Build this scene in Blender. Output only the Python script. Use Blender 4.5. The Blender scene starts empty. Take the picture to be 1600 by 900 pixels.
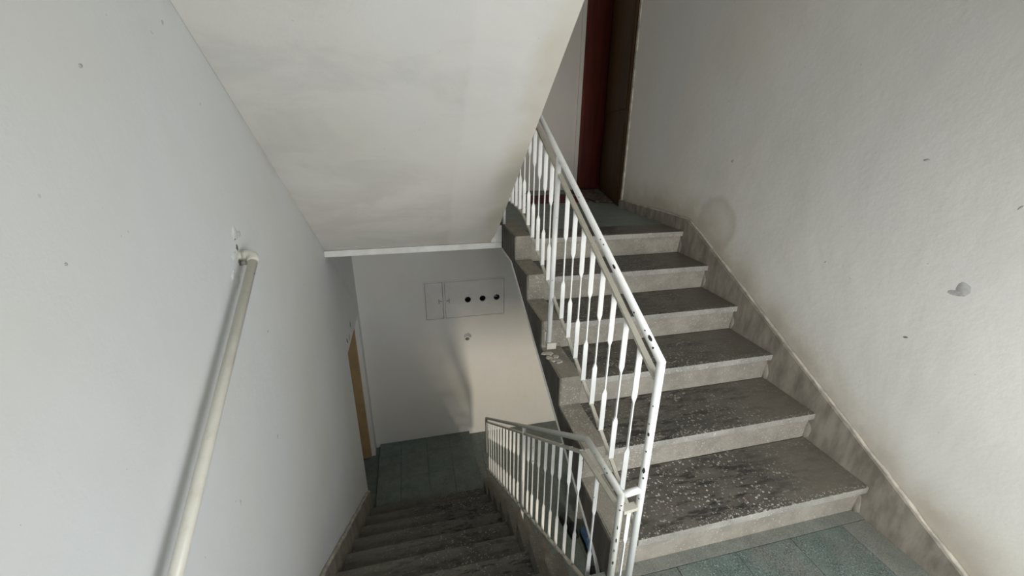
import bpy, bmesh, math, random
from mathutils import Vector, Matrix

# ------------------------------------------------------------------ camera
SC = bpy.context.scene
COL = SC.collection
CAM = Vector((-1.9423, -1.0605, 1.6785))
YAW, PITCH, ROLL, FPX = 0.23881, -0.36236, 0.009075, 651.37
cd = bpy.data.cameras.new('camera')
cd.sensor_width = 36.0
cd.lens = FPX / 1600 * 36
cd.clip_start = 0.02
cam = bpy.data.objects.new('camera', cd)
COL.objects.link(cam)
XR = Vector((math.cos(YAW), -math.sin(YAW), 0))
YF = Vector((math.sin(YAW), math.cos(YAW), 0))
ZZ = Vector((0, 0, 1))
FW = YF * math.cos(PITCH) + ZZ * math.sin(PITCH)
UP = -YF * math.sin(PITCH) + ZZ * math.cos(PITCH)
AX = XR * math.cos(ROLL) + UP * math.sin(ROLL)
AY = -XR * math.sin(ROLL) + UP * math.cos(ROLL)
cam.matrix_world = Matrix(((AX.x, AY.x, -FW.x, CAM.x), (AX.y, AY.y, -FW.y, CAM.y),
                           (AX.z, AY.z, -FW.z, CAM.z), (0, 0, 0, 1)))
SC.camera = cam

# ------------------------------------------------------------------ world, lights, exposure
world = bpy.data.worlds.new('sky')
SC.world = world
world.use_nodes = True
wn = world.node_tree.nodes
bg = wn['Background']
bg.inputs['Color'].default_value = (0.80, 0.90, 1.0, 1)
bg.inputs['Strength'].default_value = 1.0
SC.view_settings.view_transform = 'Standard'
SC.view_settings.look = 'None'
SC.view_settings.gamma = 1
SC.view_settings.exposure = 0.16
SC.view_settings.use_curve_mapping = False


def area(name, loc, target, sx, sy, power, color, spread=180):
    l = bpy.data.lights.new(name, 'AREA')
    l.shape = 'RECTANGLE'
    l.size, l.size_y = sx, sy
    l.energy = power
    l.color = color
    l.spread = math.radians(spread)
    o = bpy.data.objects.new(name, l)
    COL.objects.link(o)
    o.location = loc
    o.rotation_euler = (Vector(target) - Vector(loc)).to_track_quat('-Z', 'Y').to_euler()
    return o


# daylight through the stair window behind the half landing
area('window_daylight', (-0.95, -1.62, 1.08), (-1.25, 1.5, -0.35), 1.5, 1.3, 40, (0.985, 0.985, 0.985))
# added lamp at an unseen, added window, brightening the upper landing
area('upper_landing_fill', (-0.8, -1.62, 4.1), (-0.9, 2.5, 2.3), 1.4, 0.9, 20, (1.0, 0.96, 0.90))
# low warm sun through the entrance under the half landing
area('entrance_sunlight', (-0.65, -3.9, 0.02), (-0.95, 2.2, -0.9), 0.6, 0.35, 16, (1.0, 0.88, 0.72), 60)
area('entrance_daylight', (-0.55, -1.62, -0.95), (-0.6, 2.0, -1.1), 0.8, 1.5, 10, (1.0, 0.96, 0.90))

# ------------------------------------------------------------------ measures
R, G, OV = 0.165, 0.3217, 0.0265          # ascending flight: rise, going, nosing
XL, XI = -2.554, -1.2785                  # left wall, open side of the ascending flight
RD, GD, YD0 = 0.18896, 0.26247, -0.2276   # descending flight
XDI, XDO = -1.440, -1.352                 # its kerb
YF_, YU = 3.187, 3.90                     # lower and upper far walls
ZF, ZU = -1.89, 0.99                      # lower floor, upper landing
YN = -1.60                                # wall behind the camera
WT = 0.028                                # plaster of the right wall stands behind the skirting
random.seed(7)


# ------------------------------------------------------------------ materials
def new_mat(name):
    m = bpy.data.materials.new(name)
    m.use_nodes = True
    nt = m.node_tree
    b = nt.nodes['Principled BSDF']
    return m, nt, b


class N:
    """short node helper"""
    def __init__(s, nt):
        s.nt = nt
        s.tc = nt.nodes.new('ShaderNodeNewGeometry').outputs['Position']

    def node(s, t, **kw):
        n = s.nt.nodes.new(t)
        for k, v in kw.items():
            setattr(n, k, v)
        return n

    def link(s, a, b):
        if isinstance(a, (int, float)):
            b.default_value = a
        elif isinstance(a, tuple):
            b.default_value = a if len(a) == 4 or b.type == 'VECTOR' else a + (1,)
        else:
            s.nt.links.new(a, b)

    def vec(s, scale=(1, 1, 1), src=None, loc=(0, 0, 0), rot=(0, 0, 0)):
        n = s.node('ShaderNodeMapping')
        n.inputs['Scale'].default_value = scale
        n.inputs['Location'].default_value = loc
        n.inputs['Rotation'].default_value = rot
        s.link(src or s.tc, n.inputs['Vector'])
        return n.outputs[0]

    def noise(s, scale, detail=4, rough=0.55, v=None, out='Fac', dist=0):
        n = s.node('ShaderNodeTexNoise')
        n.inputs['Scale'].default_value = scale
        n.inputs['Detail'].default_value = detail
        n.inputs['Roughness'].default_value = rough
        n.inputs['Distortion'].default_value = dist
        s.link(v or s.tc, n.inputs['Vector'])
        return n.outputs[out]

    def voro(s, scale, out='Distance', v=None, feature='F1'):
        n = s.node('ShaderNodeTexVoronoi', feature=feature)
        n.inputs['Scale'].default_value = scale
        s.link(v or s.tc, n.inputs['Vector'])
        return n.outputs[out]

    def ramp(s, x, lo, hi, a=0.0, b=1.0):
        n = s.node('ShaderNodeMapRange')
        n.interpolation_type = 'SMOOTHSTEP'
        s.link(x, n.inputs['Value'])
        n.inputs['From Min'].default_value = lo
        n.inputs['From Max'].default_value = hi
        n.inputs['To Min'].default_value = a
        n.inputs['To Max'].default_value = b
        return n.outputs['Result']

    def m(s, op, a, b=0.0, c=None):
        n = s.node('ShaderNodeMath', operation=op)
        s.link(a, n.inputs[0])
        s.link(b, n.inputs[1])
        if c is not None:
            s.link(c, n.inputs[2])
        return n.outputs[0]

    def mix(s, f, a, b):
        n = s.node('ShaderNodeMix', data_type='RGBA')
        s.link(f, n.inputs[0])
        s.link(a, n.inputs[6])
        s.link(b, n.inputs[7])
        return n.outputs[2]

    def xyz(s):
        n = s.node('ShaderNodeSeparateXYZ')
        s.link(s.tc, n.inputs[0])
        return n.outputs

    def bump(s, h, strength=0.3, dist=0.01, prev=None):
        n = s.node('ShaderNodeBump')
        n.inputs['Strength'].default_value = strength
        n.inputs['Distance'].default_value = dist
        s.link(h, n.inputs['Height'])
        if prev is not None:
            s.link(prev, n.inputs['Normal'])
        return n.outputs[0]


def plaster(name, base, dirt=(0.50, 0.45, 0.36), kind='', blotch=0.25):
    m, nt, b = new_mat(name)
    n = N(nt)
    big = n.ramp(n.noise(1.3, 3, 0.5), 0.35, 0.7)
    mid = n.ramp(n.noise(4.5, 5, 0.6, n.vec((1, 1, 0.6))), 0.42, 0.75)
    dark = tuple(c * 0.86 for c in base)
    warm = (base[0] * 0.98, base[1] * 0.955, base[2] * 0.89)
    col = n.mix(n.m('MULTIPLY', big, 0.75), base, warm)
    col = n.mix(n.m('MULTIPLY', mid, blotch), col, dark)
    speck = n.m('LESS_THAN', n.noise(38, 2, 0.5), 0.235)
    col = n.mix(n.m('MULTIPLY', speck, 0.35), col, (0.3, 0.3, 0.28))
    X, Y, Z = n.xyz()
    if kind == 'right':
        # grime band rising from the skirting line
        line = n.m('ADD', n.m('MULTIPLY', Y, 0.500), 0.30)
        line = n.m('MINIMUM', line, 1.083)
        d = n.m('SUBTRACT', Z, line)
        d = n.m('ADD', d, n.m('MULTIPLY', n.noise(3.2, 4, 0.6), -0.22))
        g = n.ramp(d, 0.16, -0.08)
        g = n.m('MULTIPLY', g, n.ramp(n.noise(7, 4, 0.6), 0.25, 0.65, 0.45, 1.0))
        col = n.mix(n.m('MULTIPLY', g, 0.62), col, (0.47, 0.42, 0.33))
        edge = n.ramp(d, 0.0, -0.10)
        col = n.mix(n.m('MULTIPLY', edge, 0.35), col, (0.36, 0.31, 0.24))
        # rounded damp stain at the top of the flight
        dy = n.m('SUBTRACT', Y, 1.30)
        dz = n.m('SUBTRACT', Z, 1.10)
        rr = n.m('SQRT', n.m('ADD', n.m('MULTIPLY', dy, dy), n.m('MULTIPLY', dz, dz)))
        rr = n.m('ADD', rr, n.m('MULTIPLY', n.noise(6, 3), 0.06))
        s1 = n.ramp(rr, 0.24, 0.19)
        ring = n.m('MULTIPLY', s1, n.ramp(rr, 0.12, 0.21, 0.45, 1.0))
        col = n.mix(n.m('MULTIPLY', ring, 0.42), col, (0.42, 0.38, 0.32))
    if kind == 'soffit':
        st = n.ramp(n.noise(2.0, 6, 0.62, n.vec((1.0, 2.2, 1.0)), dist=0.5), 0.44, 0.66)
        col = n.mix(n.m('MULTIPLY', st, 0.55), col, tuple(c * 0.82 for c in base))
        # paler repainted strip near the open edge, yellowed along the edge itself
        e = n.m('ADD', X, n.m('MULTIPLY', n.noise(5, 3), 0.10))
        strip = n.ramp(e, -1.66, -1.63)
        col = n.mix(n.m('MULTIPLY', strip, 0.5), col, tuple(min(1, c * 1.06) for c in base))
        ye = n.ramp(e, -1.47, -1.33)
        col = n.mix(n.m('MULTIPLY', n.m('MULTIPLY', ye, n.ramp(n.noise(5, 4), 0.2, 0.7, 0.5, 1.0)), 0.62), col, (0.60, 0.55, 0.43))
    if kind == 'left':
        # patchy darker line in the angle under the overhead flight
        line = n.m('ADD', n.m('MULTIPLY', Y, -0.7603), 2.388)
        d = n.m('ABSOLUTE', n.m('SUBTRACT', Z, line))
        g = n.m('MULTIPLY', n.ramp(d, 0.09, 0.0), n.ramp(n.noise(6, 4), 0.3, 0.7))
        col = n.mix(n.m('MULTIPLY', g, 0.25), col, (0.45, 0.43, 0.36))
    n.link(col, b.inputs['Base Color'])
    b.inputs['Roughness'].default_value = 0.62
    b.inputs['Specular IOR Level'].default_value = 0.3
    h1 = n.noise(2.6, 3, 0.5)
    h2 = n.noise(42, 5, 0.6)
    h3 = n.noise(11, 4, 0.6)
    nb = n.bump(h1, 0.25, 0.03)
    nb = n.bump(h3, 0.18, 0.010, nb)
    nb = n.bump(h2, 0.16, 0.004, nb)
    n.link(nb, b.inputs['Normal'])
    return m


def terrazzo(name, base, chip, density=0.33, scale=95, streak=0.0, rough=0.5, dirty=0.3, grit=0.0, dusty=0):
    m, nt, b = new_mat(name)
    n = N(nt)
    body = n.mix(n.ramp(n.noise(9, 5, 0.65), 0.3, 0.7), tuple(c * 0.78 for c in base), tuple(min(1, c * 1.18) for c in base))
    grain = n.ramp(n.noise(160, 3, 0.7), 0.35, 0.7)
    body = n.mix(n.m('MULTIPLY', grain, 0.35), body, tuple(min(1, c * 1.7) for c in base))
    d = n.voro(scale)
    cellv = n.voro(scale, 'Color')
    sp = n.node('ShaderNodeSeparateColor')
    n.link(cellv, sp.inputs[0])
    rsel = n.m('LESS_THAN', sp.outputs[0], density)
    size = n.m('MULTIPLY', sp.outputs[1], 0.42)
    chipm = n.m('MULTIPLY', n.m('LESS_THAN', d, n.m('ADD', size, 0.12)), rsel)
    tone = n.mix(sp.outputs[2], chip, tuple(c * 0.55 for c in chip))
    col = body
    wear = n.ramp(n.noise(5, 5, 0.6), 0.36, 0.62)
    chipm = n.m('MULTIPLY', chipm, n.m('MULTIPLY_ADD', wear, 0.75, 0.25))
    col = n.mix(n.m('MULTIPLY', chipm, 0.9), col, tone)
    if streak:
        gy = n.node('ShaderNodeTexCoord').outputs['Generated']
        sg = n.node('ShaderNodeSeparateXYZ')
        n.link(gy, sg.inputs[0])
        sv = n.vec((5.0, 19, 8))
        st = n.ramp(n.noise(1.7, 6, 0.74, sv, dist=0.15), 0.50, 0.58)
        patch = n.ramp(n.noise(3.0, 4, 0.6, n.vec((1, 1.4, 1))), 0.38, 0.58)
        dust = n.ramp(n.noise(2.2, 5, 0.6, n.vec((1.3, 2.4, 1), loc=(3, 1, 0))), 0.44, 0.60)
        col = n.mix(n.m('MULTIPLY', dust, 0.60), col, (0.150, 0.138, 0.112))
        st = n.m('MULTIPLY', st, n.m('MULTIPLY_ADD', patch, 0.7, 0.3))
        col = n.mix(n.m('MULTIPLY', st, streak), col, (0.020, 0.018, 0.017))
        if dusty:
            side = n.ramp(n.m('ADD', sg.outputs['X'], n.m('MULTIPLY', n.noise(4, 4), 0.25)), 0.72, 0.98) if dusty > 0 else n.ramp(n.m('ADD', sg.outputs['X'], n.m('MULTIPLY', n.noise(4, 4), 0.25)), 0.75, 0.25)
            col = n.mix(n.m('MULTIPLY', side, 0.72), col, (0.150, 0.138, 0.112))
        red = n.m('MULTIPLY', n.ramp(n.noise(2.0, 5, 0.7, sv), 0.60, 0.66), n.ramp(n.noise(4, 2), 0.55, 0.62))
        col = n.mix(n.m('MULTIPLY', red, 0.5), col, (0.10, 0.03, 0.022))
        # chips ground bare along the front edge
        fr = n.ramp(sg.outputs['Y'], 0.16, 0.0)
        ex = n.m('MULTIPLY', n.m('LESS_THAN', n.voro(115), 0.36), n.m('GREATER_THAN', n.noise(60, 3), 0.50))
        col = n.mix(n.m('MULTIPLY', n.m('MULTIPLY', fr, ex), 0.85), col, tone)
    dd = n.ramp(n.noise(3.1, 5, 0.6, n.vec((1, 1, 1), loc=(7, 2, 5))), 0.45, 0.75)
    col = n.mix(n.m('MULTIPLY', dd, dirty), col, (0.20, 0.185, 0.155))
    if grit:
        gr = n.ramp(n.noise(150, 2, 0.8), 0.47, 0.60)
        gr = n.m('MULTIPLY', gr, n.ramp(n.noise(6, 4, 0.6), 0.3, 0.6, 0.35, 1.0))
        col = n.mix(n.m('MULTIPLY', gr, grit), col, tuple(c * 0.25 for c in base))
    n.link(col, b.inputs['Base Color'])
    b.inputs['Roughness'].default_value = rough
    b.inputs['Specular IOR Level'].default_value = 0.35
    h = n.m('ADD', n.m('MULTIPLY', chipm, 0.4), n.noise(70, 4, 0.6))
    nb = n.bump(n.noise(14, 4), 0.3, 0.01)
    nb = n.bump(h, 0.35, 0.004, nb)
    n.link(nb, b.inputs['Normal'])
    return m


def simple(name, col, rough=0.5, metal=0.0, var=0.15, scale=12, bump=0.15, spec=0.5, stretch=(1, 1, 1)):
    m, nt, b = new_mat(name)
    n = N(nt)
    v = n.vec(stretch)
    c = n.mix(n.ramp(n.noise(scale, 4, 0.6, v), 0.3, 0.7), tuple(x * (1 - var) for x in col), tuple(min(1, x * (1 + var)) for x in col))
    n.link(c, b.inputs['Base Color'])
    b.inputs['Roughness'].default_value = rough
    b.inputs['Metallic'].default_value = metal
    b.inputs['Specular IOR Level'].default_value = spec
    if bump:
        n.link(n.bump(n.noise(scale * 4, 3, 0.6, v), bump, 0.003), b.inputs['Normal'])
    return m


def white_paint(name, base, grime=0.4, chips=0.0):
    m, nt, b = new_mat(name)
    n = N(nt)
    g = n.ramp(n.noise(16, 5, 0.7), 0.45, 0.75)
    col = n.mix(n.m('MULTIPLY', g, grime), base, (0.42, 0.38, 0.28))
    c2 = n.m('LESS_THAN', n.noise(34, 3, 0.55), 0.27 + chips)
    col = n.mix(n.m('MULTIPLY', c2, 0.85), col, (0.06, 0.05, 0.04))
    n.link(col, b.inputs['Base Color'])
    b.inputs['Roughness'].default_value = 0.34
    b.inputs['Specular IOR Level'].default_value = 0.45
    n.link(n.bump(n.noise(60, 3), 0.12, 0.002), b.inputs['Normal'])
    return m


M_WALL_L = plaster('plaster_left', (0.690, 0.710, 0.715), kind='left', blotch=0.22)
M_WALL_R = plaster('plaster_right', (0.73, 0.715, 0.678), kind='right', blotch=0.22)
M_SOFF = plaster('plaster_soffit', (0.735, 0.72, 0.685), kind='soffit', blotch=0.25)
M_WALL_F = plaster('plaster_far', (0.79, 0.785, 0.755))
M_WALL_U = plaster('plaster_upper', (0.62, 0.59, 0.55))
M_TREAD = terrazzo('tread_terrazzo', (0.088, 0.082, 0.070), (0.62, 0.60, 0.54), 0.42, 92, 0.9, 0.42, 0.15, 0.0, 1)
M_TREADD = terrazzo('dusty_tread_terrazzo', (0.100, 0.092, 0.076), (0.55, 0.53, 0.47), 0.42, 92, 0.85, 0.5, 0.25, 0.0, -1)
M_NOSE = terrazzo('nosing_terrazzo', (0.31, 0.30, 0.27), (0.66, 0.64, 0.58), 0.35, 105, 0.0, 0.5, 0.25)
M_RISER = terrazzo('riser_terrazzo', (0.29, 0.27, 0.228), (0.60, 0.57, 0.50), 0.30, 120, 0.0, 0.55, 0.30)  # toned below the nosing, painting in the shade its overhang does not cast
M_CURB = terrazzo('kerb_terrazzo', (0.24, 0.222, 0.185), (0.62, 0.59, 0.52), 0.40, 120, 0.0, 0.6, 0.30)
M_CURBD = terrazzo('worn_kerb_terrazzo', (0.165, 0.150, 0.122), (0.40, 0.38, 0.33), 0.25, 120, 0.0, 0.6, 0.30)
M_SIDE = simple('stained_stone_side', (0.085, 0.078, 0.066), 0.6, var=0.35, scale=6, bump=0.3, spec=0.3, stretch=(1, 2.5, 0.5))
M_TEAL = terrazzo('teal_terrazzo', (0.115, 0.150, 0.135), (0.30, 0.40, 0.36), 0.8, 150, 0.0, 0.55, 0.60, 0.75)
M_TEALD = terrazzo('dark_teal_terrazzo', (0.165, 0.200, 0.180), (0.30, 0.35, 0.31), 0.40, 170, 0.0, 0.45, 0.35, 0.4)
M_BORD = terrazzo('border_terrazzo', (0.175, 0.188, 0.163), (0.34, 0.35, 0.31), 0.35, 210, 0.0, 0.6, 0.45, 0.4)
M_SKIRT = simple('grimy_skirting', (0.26, 0.235, 0.195), 0.5, var=0.30, scale=7, bump=0.3, spec=0.35, stretch=(1, 2.2, 0.7))
M_SKTOP = simple('pale_skirting_edge', (0.43, 0.40, 0.34), 0.6, var=0.3, scale=14, bump=0.5, spec=0.3)
M_RAIL = white_paint('white_enamel', (0.80, 0.81, 0.79), 0.12)
M_RAILD = white_paint('yellowed_enamel', (0.55, 0.53, 0.45), 0.55)
M_RAIL_SHADED = white_paint('shaded_white_enamel', (0.52, 0.53, 0.49), 0.35)  # white enamel greyed: the descending handrail's shade is put into its colour
M_CHIP = simple('bare_metal_chip', (0.03, 0.022, 0.018), 0.7)
M_PIPE = white_paint('cream_pipe_paint', (0.66, 0.645, 0.57), 0.28)
M_RED = simple('red_brown_varnish', (0.085, 0.009, 0.003), 0.45, var=0.35, scale=3, bump=0.1, stretch=(8, 8, 0.6))
M_BROWN = simple('brown_varnish', (0.068, 0.032, 0.008), 0.6, spec=0.15, var=0.35, scale=3, bump=0.1, stretch=(8, 8, 0.6))
M_TAN = simple('tan_door_paint', (0.42, 0.29, 0.145), 0.5, var=0.12, scale=4, bump=0.1)
M_DARK = simple('dark_void', (0.012, 0.012, 0.012), 0.6, bump=0)
M_STAIN = simple('grey_smudge', (0.44, 0.44, 0.42), 0.8, var=0.2, scale=30)
M_HOLE = simple('chipped_plaster', (0.17, 0.15, 0.12), 0.9, var=0.3, scale=30)
M_CABW = simple('cabinet_paint', (0.75, 0.74, 0.705), 0.5, var=0.05, scale=5)
M_TRIM = simple('white_beam_paint', (0.80, 0.80, 0.76), 0.6, var=0.08, scale=9, bump=0.4)
M_LUMP = simple('plaster_lumps', (0.66, 0.675, 0.665), 0.6, var=0.08, scale=30, bump=0.3)
M_MATR = simple('dark_red_mat', (0.10, 0.018, 0.014), 0.95, var=0.4, scale=40, bump=0.6)
M_MATB = simple('brown_mat', (0.075, 0.050, 0.034), 0.95, var=0.6, scale=14, bump=0.6)
M_BLK = simple('black_leather', (0.010, 0.010, 0.012), 0.5, bump=0.1)
M_BLUE = simple('blue_fabric', (0.14, 0.26, 0.50), 0.8, var=0.2, scale=30, bump=0.3)
M_CLOTH = simple('grey_cloth', (0.40, 0.41, 0.38), 0.9, var=0.15, scale=20, bump=0.3)
M_FRAME = simple('window_frame_paint', (0.62, 0.62, 0.6), 0.4)


# ------------------------------------------------------------------ geometry helpers
def link(name, me, parent=None, kind=None):
    o = bpy.data.objects.new(name, me)
    COL.objects.link(o)
    if parent is not None:
        o.parent = parent
        o.matrix_parent_inverse = Matrix.Translation(-Vector(parent.location))
    if kind:
        o['kind'] = kind
    return o


def mesh(name, bm, mats, parent=None, kind=None, smooth=False):
    bmesh.ops.recalc_face_normals(bm, faces=bm.faces)
    me = bpy.data.meshes.new(name)
    bm.to_mesh(me)
    bm.free()
    for m in (mats if isinstance(mats, (list, tuple)) else [mats]):
        me.materials.append(m)
    if smooth:
        for p in me.polygons:
            p.use_smooth = True
    return link(name, me, parent, kind)


def empty(name, loc, label, cat, group=None):
    o = bpy.data.objects.new(name, None)
    COL.objects.link(o)
    o.location = loc
    o.empty_display_size = 0.1
    o['label'] = label
    o['category'] = cat
    if group:
        o['group'] = group
    return o


def tag(o, label, cat, group=None):
    o['label'] = label
    o['category'] = cat
    if group:
        o['group'] = group
    return o


def box(bm, x0, x1, y0, y1, z0, z1, bev=0.0, mi=0):
    b2 = bmesh.new()
    vs = [b2.verts.new((x, y, z)) for z in (z0, z1) for y in (y0, y1) for x in (x0, x1)]
    for f in ((0, 1, 3, 2), (4, 6, 7, 5), (0, 4, 5, 1), (2, 3, 7, 6), (0, 2, 6, 4), (1, 5, 7, 3)):
        b2.faces.new([vs[i] for i in f])
    bmesh.ops.recalc_face_normals(b2, faces=b2.faces)
    if bev:
        bmesh.ops.bevel(b2, geom=b2.edges[:], offset=bev, segments=2, affect='EDGES', profile=0.6)
    merge(bm, b2, mi)


def merge(bm, b2, mi=0):
    mp = {v: bm.verts.new(v.co) for v in b2.verts}
    for f in b2.faces:
        try:
            nf = bm.faces.new([mp[v] for v in f.verts])
            nf.material_index = mi
        except ValueError:
            pass
    b2.free()


def prism(bm, pts, axis, a, b, mi=0, bev=0.0):
    """extrude a polygon given in the two other axes"""
    def P(u, v, w):
        return {0: (w, u, v), 1: (u, w, v), 2: (u, v, w)}[axis]
    b2 = bmesh.new()
    lo = [b2.verts.new(P(u, v, a)) for u, v in pts]
    hi = [b2.verts.new(P(u, v, b)) for u, v in pts]
    n = len(pts)
    b2.faces.new(lo)
    b2.faces.new(hi[::-1])
    for i in range(n):
        b2.faces.new((lo[i], hi[i], hi[(i + 1) % n], lo[(i + 1) % n]))
    bmesh.ops.recalc_face_normals(b2, faces=b2.faces)
    if bev:
        bmesh.ops.bevel(b2, geom=b2.edges[:], offset=bev, segments=2, affect='EDGES', profile=0.6)
    merge(bm, b2, mi)


def tube(bm, pts, r, seg=16, closed_ends=True, mi=0):
    pts = [Vector(p) for p in pts]
    rs = r if isinstance(r, (list, tuple)) else [r] * len(pts)
    rings = []
    prev_n = None
    for i, p in enumerate(pts):
        if i == 0:
            t = (pts[1] - p).normalized()
            sc = 1
        elif i == len(pts) - 1:
            t = (p - pts[-2]).normalized()
            sc = 1
        else:
            t0 = (p - pts[i - 1]).normalized()
            t1 = (pts[i + 1] - p).normalized()
            t = (t0 + t1).normalized()
        ref = prev_n if prev_n is not None else (Vector((1, 0, 0)) if abs(t.x) < 0.9 else Vector((0, 0, 1)))
        nx = (ref - t * ref.dot(t)).normalized()
        prev_n = nx
        ny = t.cross(nx)
        ring = []
        for k in range(seg):
            a = 2 * math.pi * k / seg
            o = nx * math.cos(a) + ny * math.sin(a)
            q = o * rs[i]
            if 0 < i < len(pts) - 1:       # mitre: push out along the bend
                c = t.dot(t1)
                d = (t1 - t * c)
                if d.length > 1e-4 and c > 0.3:
                    d.normalize()
                    q += d * (q.dot(d)) * (1 / c - 1)
            ring.append(bm.verts.new(p + q))
        rings.append(ring)
    for i in range(len(rings) - 1):
        for k in range(seg):
            f = bm.faces.new((rings[i][k], rings[i][(k + 1) % seg], rings[i + 1][(k + 1) % seg], rings[i + 1][k]))
            f.material_index = mi
            f.smooth = True
    if closed_ends:
        bm.faces.new(rings[0][::-1]).material_index = mi
        bm.faces.new(rings[-1]).material_index = mi


def bar(bm, pts, wx, wz, mi=0):
    """rectangular bar following pts in the y-z plane: wx wide in x, wz thick normal to the run"""
    pts = [Vector(p) for p in pts]
    rings = []
    for i, p in enumerate(pts):
        t0 = (p - pts[i - 1]).normalized() if i else (pts[1] - p).normalized()
        t1 = (pts[i + 1] - p).normalized() if i < len(pts) - 1 else t0
        t = (t0 + t1).normalized()
        side = Vector((1, 0, 0))
        if abs(t.x) > 0.5:
            side = Vector((0, 1, 0))
        nn = side.cross(t).normalized() / max(0.4, t.dot(t1))
        rings.append([bm.verts.new(p + side * sx * wx / 2 + nn * sz * wz / 2) for sx, sz in ((-1, -1), (1, -1), (1, 1), (-1, 1))])
    for i in range(len(rings) - 1):
        for k in range(4):
            bm.faces.new((rings[i][k], rings[i][(k + 1) % 4], rings[i + 1][(k + 1) % 4], rings[i + 1][k])).material_index = mi
    bm.faces.new(rings[0][::-1])
    bm.faces.new(rings[-1])


def disc_blob(bm, c, nrm, rx, ry, rot=0.0, h=0.002, seed=0, seg=14, rough=0.25):
    """a low irregular patch lying on a surface with normal nrm"""
    rnd = random.Random(seed)
    nrm = Vector(nrm).normalized()
    u = Vector((0, 0, 1)).cross(nrm)
    if u.length < 0.1:
        u = Vector((1, 0, 0))
    u.normalize()
    v = nrm.cross(u)
    c = Vector(c)
    top = bm.verts.new(c + nrm * h)
    r1, r0 = [], []
    for k in range(seg):
        a = 2 * math.pi * k / seg
        s = 1 + rnd.uniform(-rough, rough)
        x, y = rx * s * math.cos(a), ry * s * math.sin(a)
        x, y = x * math.cos(rot) - y * math.sin(rot), x * math.sin(rot) + y * math.cos(rot)
        r1.append(bm.verts.new(c + u * x * 0.8 + v * y * 0.8 + nrm * h * 0.9))
        r0.append(bm.verts.new(c + u * x + v * y - nrm * 0.0005))
    for k in range(seg):
        k2 = (k + 1) % seg
        bm.faces.new((top, r1[k], r1[k2]))
        bm.faces.new((r1[k], r0[k], r0[k2], r1[k2]))


def B(name, mat, parent, *boxes, bev=0.0, kind=None):
    bm = bmesh.new()
    for b in boxes:
        box(bm, *b, bev=bev)
    return mesh(name, bm, mat, parent, kind)


S = 'structure'

# ------------------------------------------------------------------ shell
DY0, DY1, DZ = 2.27, 3.06, -0.10           # tan door opening in the left wall
wall_left = B('wall_left', M_WALL_L, None,
              (XL - 0.22, XL, YN - 0.15, DY0, ZF - 0.1, 5.0),
              (XL - 0.22, XL, DY0, DY1, DZ, 5.0),
              (XL - 0.22, XL, DY1, YU + 0.1, ZF - 0.1, 5.0), kind=S)
wall_right = B('wall_right', M_WALL_R, None,
               (WT, WT + 0.16, YN - 0.15, 2.62, ZF - 0.1, 5.0),
               (WT + 0.45, WT + 0.6, 2.62, YU + 0.1, ZF - 0.1, 5.0), kind=S)
# lower far wall, with the opening for the meter cabinet
MX0, MX1, MZ0, MZ1 = -1.885, -0.985, -0.292, 0.165
wall_far = B('wall_far', M_WALL_F, None,
             (XL, MX0, YF_, YF_ + 0.16, ZF - 0.1, 0.83),
             (MX1, WT + 0.45, YF_, YF_ + 0.16, ZF - 0.1, 0.83),
             (MX0, MX1, YF_, YF_ + 0.16, ZF - 0.1, MZ0),
             (MX0, MX1, YF_, YF_ + 0.16, MZ1, 0.83),
             (MX0, MX1, YF_ + 0.13, YF_ + 0.16, MZ0, MZ1), kind=S)
# upper far wall with the red door in it
RX0, RX1, RZ = 0.10, WT + 0.45, 3.12
wall_upper = B('wall_upper_far', M_WALL_U, None,
               (XL, RX0 - 0.03, YU, YU + 0.14, 0.83, 5.0),
               (RX0 - 0.03, RX1 + 0.15, YU, YU + 0.14, RZ, 5.0),
               (RX0 - 0.03, RX1 + 0.15, YU + 0.10, YU + 0.14, 0.83, RZ), kind=S)
# wall behind the camera: a stair window, an added upper window and the entrance
wn_boxes = []
wxs = [(XL - 0.22, -1.75), (-0.15, WT + 0.16)]
for a, b in wxs:
    wn_boxes.append((a, b, YN - 0.15, YN, 0.0, 5.0))
wn_boxes += [(-1.75, -0.15, YN - 0.15, YN, 0.0, 0.40), (-1.75, -0.15, YN - 0.15, YN, 1.75, 3.55),
             (-1.75, -0.15, YN - 0.15, YN, 4.6, 5.0),
             (XL - 0.22, -1.10, YN - 0.15, YN, ZF - 0.1, 0.0), (-0.10, WT + 0.16, YN - 0.15, YN, ZF - 0.1, 0.0),
             (-1.10, -0.10, YN - 0.15, YN, -0.05, 0.0)]
wall_near = B('wall_near', M_WALL_F, None, *wn_boxes, kind=S)
for i, (z0, z1) in enumerate(((0.40, 1.75), (3.55, 4.6))):  # the upper one is added to bring light to the upper landing
    bm = bmesh.new()
    for b in ((-1.75, -1.70, YN - 0.10, YN - 0.05, z0, z1), (-0.20, -0.15, YN - 0.10, YN - 0.05, z0, z1),
              (-1.70, -0.20, YN - 0.10, YN - 0.05, z0, z0 + 0.05), (-1.70, -0.20, YN - 0.10, YN - 0.05, z1 - 0.05, z1),
              (-0.97, -0.93, YN - 0.10, YN - 0.05, z0 + 0.05, z1 - 0.05)):
        box(bm, *b)
    mesh('window_%d' % (i + 1), bm, M_FRAME, None, S)
ceiling = B('ceiling', M_WALL_U, None, (XL - 0.22, WT + 0.6, YN - 0.15, YU + 0.14, 5.0, 5.1), kind=S)

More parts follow.
